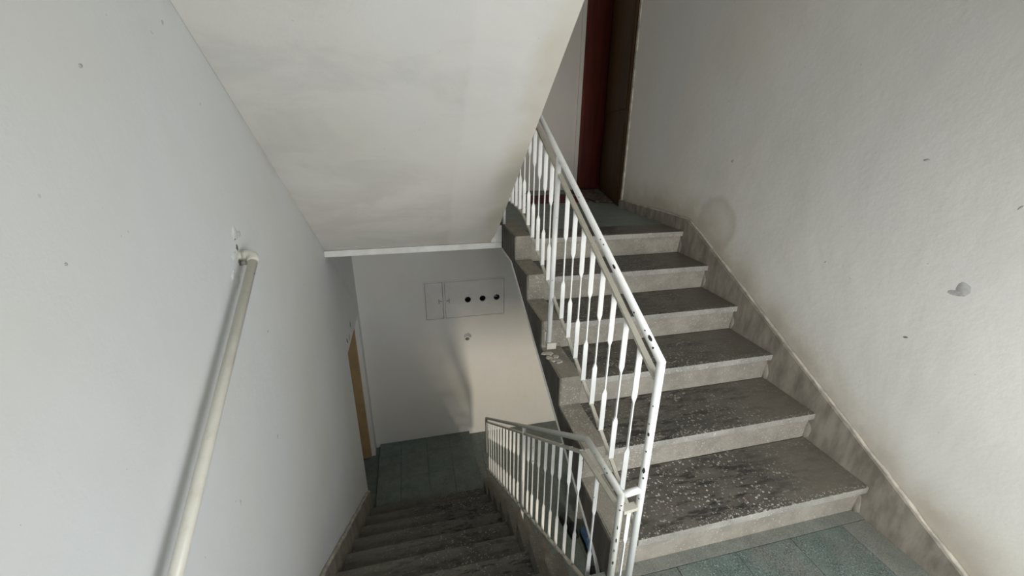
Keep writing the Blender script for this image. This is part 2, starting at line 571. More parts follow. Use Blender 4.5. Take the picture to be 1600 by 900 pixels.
# lower floor with tiles
floor_low = B('floor', M_BORD, None, (XL - 1.3, WT + 0.16, -4.2, YF_ + 0.16, ZF - 0.10, ZF - 0.006), kind=S)
bm = bmesh.new()
box(bm, 0.001, 0.339, 0.001, 0.339, -0.012, 0.0, bev=0.0015)
tile0 = mesh('tile', bm, M_TEALD, floor_low)
tile0.location = (0, 0, 0)
TM = tile0.data
bpy.data.objects.remove(tile0)
for i in range(-8, 0):
    for j in range(2, 10):
        o = link('tile', TM, floor_low)
        o.location = (i * 0.34 + 0.02, 3.187 - (j - 1) * 0.34, ZF)
# upper landing slab
UL0 = 5 * G - OV + 0.27
floor_up = B('floor_landing', M_TEALD, None,
             (XI + 0.005, WT + 0.16, 5 * G + 0.031, 2.05, 0.80, ZU - 0.002),
             (XL, WT + 0.45, 2.05, YU + 0.1, 0.83, ZU - 0.002), kind=S)
# half landing slab and tiles
floor_half = B('floor_half_landing', M_BORD, None,
               (-1.375, WT, YN, 0.0, -0.12, -0.010), (XL, -1.375, YN, YD0 - 0.02, -0.12, -0.010), kind=S)
rnd = random.Random(3)
xs = [-0.136 - 0.284 * k for k in range(0, 9)]
ys = [-0.055 - 0.284 * k for k in range(0, 6)]
for i in range(len(xs) - 1):
    for j in range(len(ys) - 1):
        x1, x0 = xs[i], xs[i + 1]
        y1, y0 = ys[j], ys[j + 1]
        if x0 < -1.36:
            y1 = min(y1, YD0 - 0.03)
            if y1 - y0 < 0.05:
                continue
        bm = bmesh.new()
        box(bm, x0 + 0.0012, x1 - 0.0012, y0 + 0.0012, y1 - 0.0012, -0.012, rnd.uniform(-0.0008, 0.0004), bev=0.001)
        mesh('tile', bm, M_TEAL, floor_half)
for j in range(5):
    bm = bmesh.new()
    box(bm, -0.1345, -0.001, -0.055 - 0.284 * (j + 1) + 0.001, -0.055 - 0.284 * j - 0.001, -0.012, 0.0, bev=0.001)
    mesh('border_tile', bm, M_BORD, floor_half)
bm = bmesh.new()
box(bm, -1.26, -0.001, -0.0535, 0.0, -0.012, 0.001, bev=0.001)
mesh('border_strip', bm, M_BORD, floor_half)

# raised slab of teal tiles at the foot of the descending flight
plat = empty('tiled_platform', (-1.99, 2.8, ZF), 'low raised platform of dark teal tiles at the foot of the descending stairs', 'platform')
PX0, PX1, PY0, PY1 = XL + 0.045, -1.445, 2.14, YF_ - 0.004
B('base_slab', M_BORD, plat, (PX0 + 0.004, PX1 - 0.004, PY0 + 0.004, PY1, ZF, ZF + 0.028))
pxs = [PX0, -2.262, -1.968, -1.700, PX1]
pys = [PY0, 2.60, 2.95, PY1]
for i in range(4):
    for j in range(3):
        bm = bmesh.new()
        box(bm, pxs[i] + 0.0015, pxs[i + 1] - 0.0015, pys[j] + 0.0005, pys[j + 1] - 0.0005, ZF + 0.028, ZF + 0.045, bev=0.0015)
        mesh('tile', bm, M_TEALD, plat)

XO_ = -1.352
# beam edge over the lower landing
B('trim_1', M_TRIM, None, (XL, XI - 0.012, 1.955, 2.05, 0.836, 0.880), (XO_ - 0.02, XI - 0.008, 1.97, 2.05, 0.84, 1.005), bev=0.004, kind=S)

# ------------------------------------------------------------------ ascending flight
up = empty('staircase', (-0.64, 0.0, 0.0), 'ascending flight of worn grey terrazzo steps beside the right wall', 'stairs')
XC = -1.165       # inner face of its kerb
for k in range(1, 7):
    y0, y1 = (k - 1) * G, k * G
    if k == 6:
        y1 = UL0
    z = k * R
    bm = bmesh.new()
    box(bm, XC, 0.0 if k < 6 else 0.0, y0 - OV, y1, z - 0.036, z, bev=0.004)
    bm.normal_update()
    bm.faces.ensure_lookup_table()
    for f in bm.faces:
        f.material_index = 0 if (f.normal.z > 0.8) else 1
    mesh('tread', bm, [M_TREAD, M_NOSE], up)
    bm = bmesh.new()
    box(bm, XC, 0.0, y0, y0 + 0.03, z - R + (0.001 if k > 1 else 0.0), z - 0.036, bev=0.0)
    mesh('riser', bm, M_RISER, up)
# kerb along the open side
KR = 0.022
pts = []
for k in range(1, 7):
    y0 = (k - 1) * G - OV + 0.006
    z0 = (k - 1) * R + (KR if k > 1 else 0)
    pts.append((y0, z0))
    pts.append((y0, k * R + KR))
pts.append((2.075, 6 * R + KR))
pts.append((2.075, 0.84))
und = lambda y: -0.062 + 0.53 * y
pts.append((1.66, 0.82))
pts.append((0.12, und(0.12)))
pts.append((0.12, -0.0))
bm = bmesh.new()
prism(bm, pts, 0, XI, XC, bev=0.0)
bmesh.ops.bevel(bm, geom=[e for e in bm.edges if abs(e.verts[0].co.x - e.verts[1].co.x) < 1e-5 and e.verts[0].co.x < XI + 0.001], offset=0.006, segments=2, affect='EDGES')
mesh('kerb', bm, M_CURB, up)
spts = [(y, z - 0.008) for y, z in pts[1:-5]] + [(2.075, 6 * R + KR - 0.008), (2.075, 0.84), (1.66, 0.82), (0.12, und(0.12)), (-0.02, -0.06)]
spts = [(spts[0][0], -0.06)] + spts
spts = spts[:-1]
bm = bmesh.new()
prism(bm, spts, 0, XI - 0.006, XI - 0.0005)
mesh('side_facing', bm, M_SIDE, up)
# thin pale plaster bead along its lower edge
bm = bmesh.new()
bar(bm, [(XI - 0.006, 0.0, -0.13), (XI - 0.006, 0.12, und(0.12) - 0.004), (XI - 0.006, 1.66, 0.816), (XI - 0.006, 2.07, 0.836)], 0.014, 0.010)
mesh('plaster_bead', bm, M_TRIM, up)
# sloping slab under the steps
bm = bmesh.new()
prism(bm, [(0.0, -0.12), (0.0, -0.02), (0.03, -0.02), (5 * G + 0.03, 5 * R - 0.045), (5 * G + 0.03, 0.81), (1.70, 0.81), (1.66, 0.81), (0.12, und(0.12) + 0.004)], 0, XC - 0.10, -0.001)
mesh('underside_slab', bm, M_WALL_U, up)

# skirting of the right wall: sloping board with a pale bevelled top
skr = bmesh.new()
SL = lambda y: 0.2955 + 0.505 * y
prism(skr, [(YN, -0.02), (YN, SL(-0.58)), (-0.58, SL(-0.58)), (0.0, SL(0)), (1.555, SL(1.555)), (2.62, 1.062), (2.62, 0.9), (1.60, 0.80), (0.0, -0.02)], 0, 0.0, WT + 0.01)
bmesh.ops.bevel(skr, geom=[e for e in skr.edges if all(v.co.x < 0.001 and v.co.z > SL(v.co.y) - 0.06 for v in e.verts) and e.verts[0].co.z > 0.05], offset=0.008, segments=2, affect='EDGES')
skirt_r = mesh('baseboard_right', skr, M_SKIRT, None, S)
# uneven pale edge along the top of the skirting
bm = bmesh.new()
rn = random.Random(11)
path, rad = [], []
y = -0.58
while y < 1.56:
    path.append((0.020 + rn.uniform(-0.003, 0.003), y, SL(y) + rn.uniform(-0.003, 0.003)))
    rad.append(0.0085 + rn.uniform(-0.0025, 0.0025))
    y += 0.045
while y < 2.62:
    path.append((0.018, y, SL(1.555) - (y - 1.555) * 0.018 + rn.uniform(-0.003, 0.003)))
    rad.append(0.009)
    y += 0.08
tube(bm, path, rad, seg=8)
mesh('plaster_ridge', bm, M_SKTOP, skirt_r)
# round plaster fillets where risers meet the skirting
for k in range(1, 7):
    bm = bmesh.new()
    yk, zk = (k - 1) * G, (k - 1) * R
    disc_blob(bm, (0.0, yk + 0.005, zk + 0.055), (-1, 0, 0.1), 0.03, 0.06, 0.3, 0.007, seed=k, rough=0.2)
    mesh('plaster_fillet', bm, M_SKIRT, skirt_r, smooth=True)

# left skirting along the descending flight
LS = lambda y: -0.100 - 0.665 * y
bm = bmesh.new()
prism(bm, [(YN, -0.05), (YN, 0.10), (-0.30, 0.10), (0.0, LS(0.0)), (2.16, LS(2.16)), (2.262, -1.62), (2.262, ZF), (2.0, ZF), (-0.3, -0.40)], 0, XL - 0.005, XL + 0.022)
skirt_l = mesh('baseboard_left', bm, M_SKIRT, None, S)
bm = bmesh.new()
path, rad = [], []
y = -0.1
while y < 2.17:
    path.append((XL + 0.010 + rn.uniform(-0.003, 0.003), y, LS(y) + rn.uniform(-0.005, 0.006)))
    rad.append(0.013 + rn.uniform(-0.003, 0.003))
    y += 0.06
path += [(XL + 0.01, 2.24, -1.60), (XL + 0.008, 2.262, -1.75)]
rad += [0.012, 0.010]
tube(bm, path, rad, seg=8)
mesh('plaster_ridge', bm, M_SKTOP, skirt_l)

# ------------------------------------------------------------------ descending flight
down = empty('staircase', (-1.95, 0.9, ZF), 'dark shadowed flight of terrazzo steps going down beside the left wall', 'stairs')
DX0 = XL + 0.020
for j in range(0, 10):
    yn = YD0 + GD * j
    z = -RD * j
    ya = yn - GD - (0.0 if j else -0.12)
    bm = bmesh.new()
    box(bm, DX0, XDI, ya - 0.002, yn, z - 0.036, z, bev=0.005)
    bm.normal_update()
    for f in bm.faces:
        f.material_index = 0 if (f.normal.z > 0.8) else 1
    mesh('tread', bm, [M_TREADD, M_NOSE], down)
    bm = bmesh.new()
    zb = z - RD if j < 9 else ZF
    box(bm, DX0, XDI, yn - OV - 0.03, yn - OV, zb, z - 0.036)
    mesh('riser', bm, M_RISER, down)
KD = 0.115
pts = []
for j in range(1, 10):
    ya = YD0 + GD * (j - 1)
    yb = YD0 + GD * j
    pts += [(ya, -RD * j + KD), (yb, -RD * j + KD)]
pts = [(YD0 - 0.02, -0.01), (YD0, -RD + KD)] + pts[1:]
pts += [(YD0 + GD * 9, ZF), (YD0 + GD * 9 - 0.25, ZF), (0.0, -0.36), (YD0, -0.20)]
bm = bmesh.new()
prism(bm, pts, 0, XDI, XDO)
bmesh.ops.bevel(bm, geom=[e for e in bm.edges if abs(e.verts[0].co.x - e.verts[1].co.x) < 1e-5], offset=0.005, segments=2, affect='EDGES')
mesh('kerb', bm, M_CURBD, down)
bm = bmesh.new()
prism(bm, [(YD0 - 0.2, -0.12), (YD0 - 0.2, -0.04), (YD0 - 0.06, -0.04), (YD0 - 0.06, -RD - 0.04), (YD0 + GD * 8 - 0.06, -RD * 9 - 0.04), (YD0 + GD * 8 - 0.06, ZF), (YD0 + GD * 9 - 0.25, ZF), (0.0, -0.36)], 0, DX0, XDI + 0.001)
mesh('underside_slab', bm, M_WALL_F, down)

# ------------------------------------------------------------------ overhead flight (its underside fills the upper left)
over = empty('staircase', (-1.95, 1.0, 0.875), 'overhead flight whose smooth white sloping underside hangs above the descending steps', 'stairs')
XO = -1.352
SO = lambda y: 0.875 + (1.99 - y) * 0.7603
ygrid = [1.99, 1.7, 1.4, 1.1, 0.8, 0.5, 0.2, 0.0, -0.28]
bm = bmesh.new()
prism(bm, [(y, SO(y)) for y in ygrid] + [(-0.28, SO(-0.28) + 0.14), (1.99, 0.985)], 0, XL + 0.001, XO)
bmesh.ops.bevel(bm, geom=[e for e in bm.edges if all(v.co.x > XO - 0.001 and abs(v.co.z - SO(v.co.y)) < 0.002 for v in e.verts)], offset=0.022, segments=3, affect='EDGES')
mesh('underside_slab', bm, M_SOFF, over)
rise, going = 0.184, 0.242
for i in range(10):
    ya = 1.98 - going * i
    bm = bmesh.new()
    box(bm, XL + 0.001, XO - 0.005, ya - going, ya + 0.02, ZU + rise * (i + 1) - 0.03, ZU + rise * (i + 1))
    mesh('tread', bm, M_TREAD, over)
    bm = bmesh.new()
    box(bm, XL + 0.001, XO - 0.005, ya - 0.03, ya, ZU + rise * i - 0.04, ZU + rise * (i + 1) - 0.03)
    mesh('riser', bm, M_RISER, over)
B('floor_half_landing_above', M_WALL_F, None, (XL, WT, YN, -0.28, SO(-0.28) - 0.03, SO(-0.28) + 0.2), kind=S)

# ------------------------------------------------------------------ railings
def baluster_mesh(name, L, mat, lo=0.31, hi=0.66, a=0.0100):
    """flat strip, twisted on edge over its middle third, with pointed transitions"""
    t = 0.0025
    prof = [(0.0, a, t), (L * lo - 0.022, a, t), (L * lo, 0.0026, 0.0042), (L * hi, 0.0026, 0.0042), (L * hi + 0.022, a, t), (L, a, t)]
    bm = bmesh.new()
    rings = []
    for z, wx, wy in prof:
        rings.append([bm.verts.new((sx * wx, sy * wy, z)) for sx, sy in ((-1, -1), (1, -1), (1, 1), (-1, 1))])
    for i in range(len(rings) - 1):
        for k in range(4):
            bm.faces.new((rings[i][k], rings[i][(k + 1) % 4], rings[i + 1][(k + 1) % 4], rings[i + 1][k]))
    bm.faces.new(rings[0][::-1])
    bm.faces.new(rings[-1])
    bmesh.ops.recalc_face_normals(bm, faces=bm.faces)
    me = bpy.data.meshes.new(name)
    bm.to_mesh(me)
    bm.free()
    me.materials.append(mat)
    return me


def chip_parts(parent, axis_x, pts, r, axisdir):
    """dark spots of missing enamel on a tube: a short curved patch hugging the pipe"""
    A = Vector(axisdir).normalized()
    for i, (y, zc, ang, ln, wd) in enumerate(pts):
        c = Vector((axis_x, y, zc))
        u = Vector((-1, 0, 0))
        u = (u - A * u.dot(A)).normalized()
        v = A.cross(u)
        bm = bmesh.new()
        rr = random.Random(i)
        rows = []
        ln *= 0.72
        for s in range(5):
            f = s / 4 * 2 - 1
            w = wd * math.sqrt(max(0.08, 1 - f * f)) * (1 + rr.uniform(-0.25, 0.25))
            row = []
            for q in range(4):
                a = ang + (q / 3 - 0.5) * 2 * w
                row.append(bm.verts.new(c + A * f * ln + (u * math.cos(a) + v * math.sin(a)) * (r + 0.0006)))
            rows.append(row)
        for s in range(4):
            for q in range(3):
                bm.faces.new((rows[s][q], rows[s][q + 1], rows[s + 1][q + 1], rows[s + 1][q]))
        mesh('paint_chip', bm, M_CHIP, parent)


# --- ascending railing
XRL = -1.264
YP = -0.130
upr = empty('stair_railing', (XRL, YP, 0.0), 'white enamelled steel railing climbing the open side of the ascending steps', 'railing')
hz = lambda y: 1.047 + 0.5453 * (y - YP)
bm = bmesh.new()
tube(bm, [(XRL, YP, 0.002), (XRL, YP, 1.047), (XRL, 1.42, hz(1.42)), (XRL, 1.56, hz(1.42) + 0.035), (XRL, 1.995, hz(1.42) + 0.04)], 0.0128, 20)
mesh('handrail', bm, M_RAIL, upr)
midz = lambda y: 0.999 + 0.5400 * (y + 0.102) - 0.006
bm = bmesh.new()
bar(bm, [(XRL, YP + 0.012, midz(YP + 0.012)), (XRL, 1.42, midz(1.42)), (XRL, 1.56, midz(1.42) + 0.03), (XRL, 1.99, midz(1.42) + 0.035)], 0.020, 0.011)
mesh('top_bar', bm, M_RAILD, upr)
bz = lambda y: 0.448 + 0.522 * y
bm = bmesh.new()
bp = [(XRL, YP + 0.01, bz(YP + 0.01)), (XRL, 1.30, bz(1.30)), (XRL, 1.38, bz(1.38) - 0.008), (XRL, 1.46, bz(1.42)), (XRL, 1.56, 1.200), (XRL, 1.70, 1.204), (XRL, 1.99, 1.204)]
bar(bm, bp, 0.014, 0.010)
mesh('bottom_bar', bm, M_RAILD, upr)
bm = bmesh.new()
tube(bm, [(XRL - 0.014, 0.824, 0.598), (XRL - 0.004, 0.824, hz(0.824))], 0.0130, 16)
mesh('post', bm, M_RAIL, upr)
bm = bmesh.new()
tube(bm, [(XRL, 1.995, ZU + KR), (XRL, 1.995, hz(1.42) + 0.04)], 0.0120, 16)
mesh('post', bm, M_RAIL, upr)
# cleat fixing the middle post to the kerb
bm = bmesh.new()
box(bm, XI - 0.020, XI - 0.004, 0.835, 0.875, 0.585, 0.672, bev=0.004)
box(bm, XRL - 0.030, XRL + 0.020, 0.800, 0.812, 0.585, 0.620, bev=0.002)
mesh('fixing_cleat', bm, M_RAILD, upr)
bm = bmesh.new()
for q in range(7):
    rq = random.Random(q + 50)
    disc_blob(bm, (XI - 0.001 + rq.uniform(-0.004, 0.05), 0.80 + rq.uniform(-0.03, 0.08), 4 * R - (R - KR) + rq.uniform(0, 0.001)), (0, 0, 1), 0.016, 0.020, q, 0.006, seed=q)
mesh('mortar_lumps', bm, M_SKTOP, upr)
BU = baluster_mesh('baluster', 0.566, M_RAIL, 0.33, 0.64)
ylist = [-0.015 + 0.1015 * k for k in range(8)] + [0.925 + 0.1015 * k for k in range(11)]
for y in ylist:
    o = link('baluster', BU, upr)
    zb = bz(y) if y < 1.45 else 1.204
    zt = midz(y) if y < 1.45 else midz(1.42) + 0.035
    o.location = (XRL, y, zb)
    o.scale = (1, 1, (zt - zb) / 0.566)
    o.matrix_parent_inverse = Matrix.Translation(-Vector(upr.location))
upr_dir = (0, 1, 0.5453)
chip_parts(upr, XRL, [(0.203, hz(0.203), 0.9, 0.016, 0.30), (0.30, hz(0.30), 1.0, 0.004, 0.2), (0.325, hz(0.325), 0.9, 0.004, 0.18),
                      (-0.062, hz(-0.062), 1.1, 0.016, 0.38), (-0.035, hz(-0.035), 0.8, 0.004, 0.2), (0.03, hz(0.03), 0.3, 0.005, 0.2),
                      (-0.09, hz(-0.09), 0.7, 0.005, 0.25), (0.55, hz(0.55), 0.7, 0.004, 0.2)], 0.0128, upr_dir)
chip_parts(upr, XRL, [(YP, 0.794, 0.55, 0.010, 0.28), (YP, 0.651, 0.75, 0.016, 0.35), (YP, 0.832, 0.3, 0.004, 0.2), (YP, 0.727, 0.6, 0.005, 0.2),
                      (YP, 0.90, 0.6, 0.004, 0.15), (YP, 0.62, 0.9, 0.006, 0.2), (YP, 0.53, 0.6, 0.004, 0.2)], 0.0128, (0, 0, 1))

# --- descending railing
XD = -1.337
dnr = empty('stair_railing', (XD, YP, 0.0), 'white enamelled steel railing going down between the two flights', 'railing')
YB = 0.150
hd = lambda y: 0.548 if y < YB else 0.543 - 0.7200 * (y - YB)
YE = 2.520
bm = bmesh.new()
tube(bm, [(XD, YP, 0.002), (XD, YP, 0.553), (XD, YB, 0.545), (XD, YE, hd(YE)), (XD, YE, -1.62)], 0.0126, 18)
mesh('handrail', bm, M_RAIL_SHADED, dnr)
mesh_ = None
md = lambda y: 0.462 if y < 0.185 else 0.462 - 0.7160 * (y - 0.185)
bm = bmesh.new()
bar(bm, [(XD, YP + 0.01, 0.488), (XD, 0.185, 0.452), (XD, YE, md(YE))], 0.018, 0.011)
mesh('top_bar', bm, M_RAILD, dnr)
bd = lambda y: -0.085 - 0.700 * y
bm = bmesh.new()
bar(bm, [(XD, YP + 0.01, -0.0), (XD, YE, bd(YE))], 0.016, 0.010)
bdf = lambda y: -(y - YP - 0.01) * (-bd(YE)) / (YE - YP - 0.01)
mesh('bottom_bar', bm, M_RAILD, dnr)
bm = bmesh.new()
tube(bm, [(XD - 0.004, 1.055, -0.935), (XD, 1.055, hd(1.055))], 0.0120, 14)
mesh('post', bm, M_RAIL, dnr)
bm = bmesh.new()
tube(bm, [(XD + 0.008, YP, 0.553), (XRL - 0.008, YP, 0.562)], 0.0122, 14)
mesh('connector', bm, M_RAIL, dnr)
bm = bmesh.new()
bar(bm, [(XD + 0.012, YP, 0.482), (XRL - 0.012, YP, 0.490)], 0.026, 0.014)
mesh('connector', bm, M_RAILD, dnr)
BD = baluster_mesh('baluster', 0.60, M_RAIL, 0.33, 0.67, 0.0080)
yl = [0.041, 0.195, 0.300, 0.412, 0.512, 0.622, 0.736, 0.848, 0.947] + [1.199 + 0.1165 * k for k in range(11)]
for y in yl:
    o = link('baluster', BD, dnr)
    zb, zt = bdf(y), md(y)
    o.location = (XD, y, zb)
    o.scale = (1, 1, (zt - zb) / 0.60)
    o.matrix_parent_inverse = Matrix.Translation(-Vector(dnr.location))
o = link('baluster', BD, dnr)
o.location = (-1.300, YP, 0.0)
o.scale = (0.9, 1, 0.482 / 0.60)
o.matrix_parent_inverse = Matrix.Translation(-Vector(dnr.location))
chip_parts(dnr, XD, [(-0.018, 0.549, 1.0, 0.005, 0.22), (-0.038, 0.5495, 0.9, 0.006, 0.22), (0.06, 0.547, 0.7, 0.003, 0.15)], 0.0126, (0, 1, -0.03))
chip_parts(dnr, XD, [(YP, 0.52, 1.3, 0.004, 0.25), (YP, 0.50, 1.1, 0.005, 0.2), (YP, 0.42, 1.1, 0.012, 0.15), (YP, 0.36, 1.2, 0.014, 0.2),
                     (YP, 0.31, 1.0, 0.010, 0.15), (YP, 0.25, 1.1, 0.012, 0.2)], 0.0126, (0, 0, 1))

# ------------------------------------------------------------------ wall pipe on the left
pipe = empty('wall_pipe_rail', (XL, 0.55, 1.25), 'cream painted pipe rail fixed to the left wall by an elbow', 'pipe')
P0 = Vector((-2.504, 0.567, 1.249))
dirp = Vector((0, -0.840, -0.486)).normalized()
bm = bmesh.new()
tube(bm, [P0 + dirp * 0.035, P0 + dirp * 1.45], 0.0155, 20)
mesh('pipe', bm, M_PIPE, pipe)
bm = bmesh.new()
arc = []
for q in range(7):
    a = q / 6 * math.pi / 2
    c0 = P0 + Vector((-0.026, 0, 0)) + dirp * 0.026
    arc.append(c0 + Vector((1, 0, 0)) * 0.026 * math.sin(a) - dirp * 0.026 * math.cos(a))
tube(bm, [P0 + Vector((-0.036, 0, 0))] + arc + [P0 + dirp * 0.036], 0.0192, 20)
mesh('elbow', bm, M_PIPE, pipe)
bm = bmesh.new()
tube(bm, [(XL - 0.01, P0.y, P0.z), (P0.x - 0.030, P0.y, P0.z)], 0.0150, 18)
mesh('wall_stub', bm, M_PIPE, pipe)
bm = bmesh.new()
tube(bm, [(XL + 0.002, P0.y + 0.0, P0.z - 0.028), (XL + 0.022, P0.y + 0.0, P0.z - 0.028)], 0.009, 14)
mesh('plug', bm, M_PIPE, pipe)

# lumps and scars of plaster, parts of the walls
def scar(parent, loc, n, rx, ry, rot, mat, seed, h=0.002, name='plaster_scar', rough=0.3):
    bm = bmesh.new()
    disc_blob(bm, loc, n, rx, ry, rot, h, seed, rough=rough)
    return mesh(name, bm, mat, parent, smooth=True)


for q, (y, z, rx, ry, mt) in enumerate([(0.562, 1.280, 0.008, 0.012, M_HOLE), (0.560, 1.312, 0.004, 0.006, M_HOLE), (0.555, 1.226, 0.010, 0.010, M_HOLE),
                                        (0.57, 1.330, 0.022, 0.028, M_LUMP), (0.60, 1.32, 0.012, 0.022, M_LUMP), (0.525, 1.26, 0.014, 0.03, M_LUMP),
                                        (0.50, 1.17, 0.016, 0.030, M_LUMP), (0.48, 1.205, 0.010, 0.02, M_LUMP)]):
    scar(wall_left, (XL, y, z), (1, 0, 0), rx, ry, 0.3 * q, mt, q + 3, 0.002 if mt is M_HOLE else 0.003)
for q, (y, z, rx, ry, rot) in enumerate([(0.135, 0.539, 0.008, 0.005, 1.2), (-0.25, 0.911 - 0.33, 0.010, 0.006, 0.6), (0.527, 0.48, 0.006, 0.008, 0.2), (0.421, 1.94, 0.004, 0.006, 0),
                                         (0.67, 0.895, 0.004, 0.005, 0), (0.034, 1.789, 0.006, 0.004, 0.3), (-0.177, 1.446, 0.003, 0.003, 0)]):
    scar(wall_left, (XL, y, z), (1, 0, 0), rx, ry, rot, M_STAIN if q not in (1,) else M_HOLE, q + 20)
wall_right_face = WT
for q, (y, z, rx, ry, rot, mt) in enumerate([(-0.062, 1.147, 0.024, 0.028, 0.2, M_STAIN), (-0.048, 1.127, 0.031, 0.011, 0.15, M_STAIN), (1.218, 1.51, 0.012, 0.010, 0, M_STAIN),
                                             (0.194, 1.584, 0.013, 0.005, 0.2, M_STAIN), (0.052, 0.893, 0.010, 0.004, 0.4, M_HOLE), (0.47, 1.089, 0.006, 0.005, 0.2, M_STAIN),
                                             (-0.118, 1.454, 0.010, 0.004, 1.0, M_STAIN)]):
    # carry each mark from the skirting plane on to the plaster plane behind it
    t = (WT - CAM.x) / (0 - CAM.x)
    yy = CAM.y + (y - CAM.y) * t
    zz = CAM.z + (z - CAM.z) * t
    scar(wall_right, (WT, yy, zz), (-1, 0, 0), rx, ry, rot, mt, q + 40, 0.0012, "wall_mark", 0.08)

# ------------------------------------------------------------------ meter cabinet in the lower far wall
cab = empty('meter_cabinet', ((MX0 + MX1) / 2, YF_, (MZ0 + MZ1) / 2), 'flush painted meter cabinet with two doors and three round holes', 'cabinet')
FY = YF_ - 0.004
xm = -1.668
B('frame', M_CABW, cab, (MX0, MX0 + 0.018, FY, YF_ + 0.12, MZ0, MZ1), (MX1 - 0.016, MX1, FY, YF_ + 0.12, MZ0, MZ1),
  (MX0 + 0.018, MX1 - 0.016, FY, YF_ + 0.12, MZ0, MZ0 + 0.016), (MX0 + 0.018, MX1 - 0.016, FY, YF_ + 0.12, MZ1 - 0.016, MZ1),
  (xm - 0.010, xm + 0.010, FY, YF_ + 0.12, MZ0 + 0.016, MZ1 - 0.016))
B('back_panel', M_DARK, cab, (MX0 + 0.018, MX1 - 0.016, YF_ + 0.115, YF_ + 0.125, MZ0 + 0.016, MZ1 - 0.016))
gp = 0.0035
d1 = B('door', M_CABW, cab, (MX0 + 0.018 + gp, xm - 0.010 - gp, FY + 0.001, FY + 0.018, MZ0 + 0.016 + gp, MZ1 - 0.016 - gp))


def holed_panel(x0, x1, z0, z1, y0, y1, holes):
    bm = bmesh.new()
    def layer(y):
        vs, es = [], []
        c = [bm.verts.new(p) for p in ((x0, y, z0), (x1, y, z0), (x1, y, z1), (x0, y, z1))]
        es += [bm.edges.new((c[i], c[(i + 1) % 4])) for i in range(4)]
        loops = [c]
        for hx, hz_, hr in holes:
            rg = [bm.verts.new((hx + hr * math.cos(a * math.pi / 10), y, hz_ + hr * math.sin(a * math.pi / 10))) for a in range(20)]
            es += [bm.edges.new((rg[i], rg[(i + 1) % 20])) for i in range(20)]
            loops.append(rg)
        bmesh.ops.triangle_fill(bm, use_beauty=True, use_dissolve=False, edges=es)
        return loops
    A_, B_ = layer(y0), layer(y1)
    for la, lb in zip(A_, B_):
        n = len(la)
        for i in range(n):
            bm.faces.new((la[i], la[(i + 1) % n], lb[(i + 1) % n], lb[i]))
    return bm


holes = [(-1.408, -0.075, 0.034), (-1.244, -0.074, 0.034), (-1.084, -0.072, 0.034)]
bm = holed_panel(xm + 0.010 + gp, MX1 - 0.016 - gp, MZ0 + 0.016 + gp, MZ1 - 0.016 - gp, FY + 0.001, FY + 0.018, holes)
d2 = mesh('door', bm, M_CABW, cab)
for dd, xx in ((d1, xm - 0.055), (d2, xm + 0.055)):
    bm = bmesh.new()
    sgn = 1 if xx < xm else -1
    box(bm, xx - 0.006, xx + 0.006, FY - 0.006, FY + 0.001, -0.095, -0.045, bev=0.001)
    box(bm, min(xx, xx + sgn * 0.03), max(xx, xx + sgn * 0.03), FY - 0.005, FY + 0.001, -0.074, -0.064, bev=0.001)
    o = mesh('latch', bm, M_STAIN, dd)
    o.matrix_parent_inverse = Matrix.Identity(4)
for dd in (d1, d2):
    for ch in dd.children:
        ch.matrix_parent_inverse = dd.matrix_world.inverted() if False else Matrix.Identity(4)
# meter dial behind the right-hand hole
bm = bmesh.new()
tube(bm, [(-1.084, YF_ + 0.114, -0.072), (-1.084, YF_ + 0.05, -0.072)], 0.05, 20)
dial = mesh('meter', bm, M_BLK, cab)
bm = bmesh.new()
box(bm, -1.100, -1.068, YF_ + 0.046, YF_ + 0.051, -0.086, -0.078)
box(bm, -1.092, -1.084, YF_ + 0.046, YF_ + 0.051, -0.078, -0.060)
mesh('dial_plate', bm, M_STAIN, dial)

# round wall recess under the cabinet
rec = empty('wall_socket_ring', (-1.429, YF_, -0.547), 'small round socket hole with raised rim in far wall below cabinet', 'socket')
bm = bmesh.new()
ring = [(-1.429 + 0.030 * math.cos(a * math.pi / 10), YF_ - 0.004, -0.555 + 0.026 * math.sin(a * math.pi / 10)) for a in range(21)]
tube(bm, ring, 0.007, 8, False)
mesh('rim', bm, M_TRIM, rec)
bm = bmesh.new()
tube(bm, [(-1.429, YF_ - 0.005, -0.550), (-1.429, YF_ + 0.01, -0.550)], 0.026, 18)
mesh('recess', bm, M_HOLE, rec)
scar(wall_far, (-1.425, YF_ - 0.0, -0.52), (0, -1, 0), 0.045, 0.04, 0, M_STAIN, 77, 0.001, 'soot_mark', 0.15)

# ------------------------------------------------------------------ doors
# red door in the upper far wall
d = empty('door_1', (0.3, YU, ZU), 'x', 'door')
del d['label'], d['category']
d['kind'] = S
B('door_leaf', M_RED, d, (RX0 + 0.012, RX1 + 0.12, YU + 0.02, YU + 0.06, ZU + 0.005, RZ), bev=0.002)
B('door_frame', M_RED, d, (RX0 - 0.028, RX0 + 0.012, YU - 0.012, YU + 0.09, ZU, RZ), bev=0.002)
B('plaster_reveal', M_WALL_U, d, (RX0 - 0.075, RX0 - 0.028, YU - 0.014, YU, ZU, RZ + 0.05), bev=0.003)
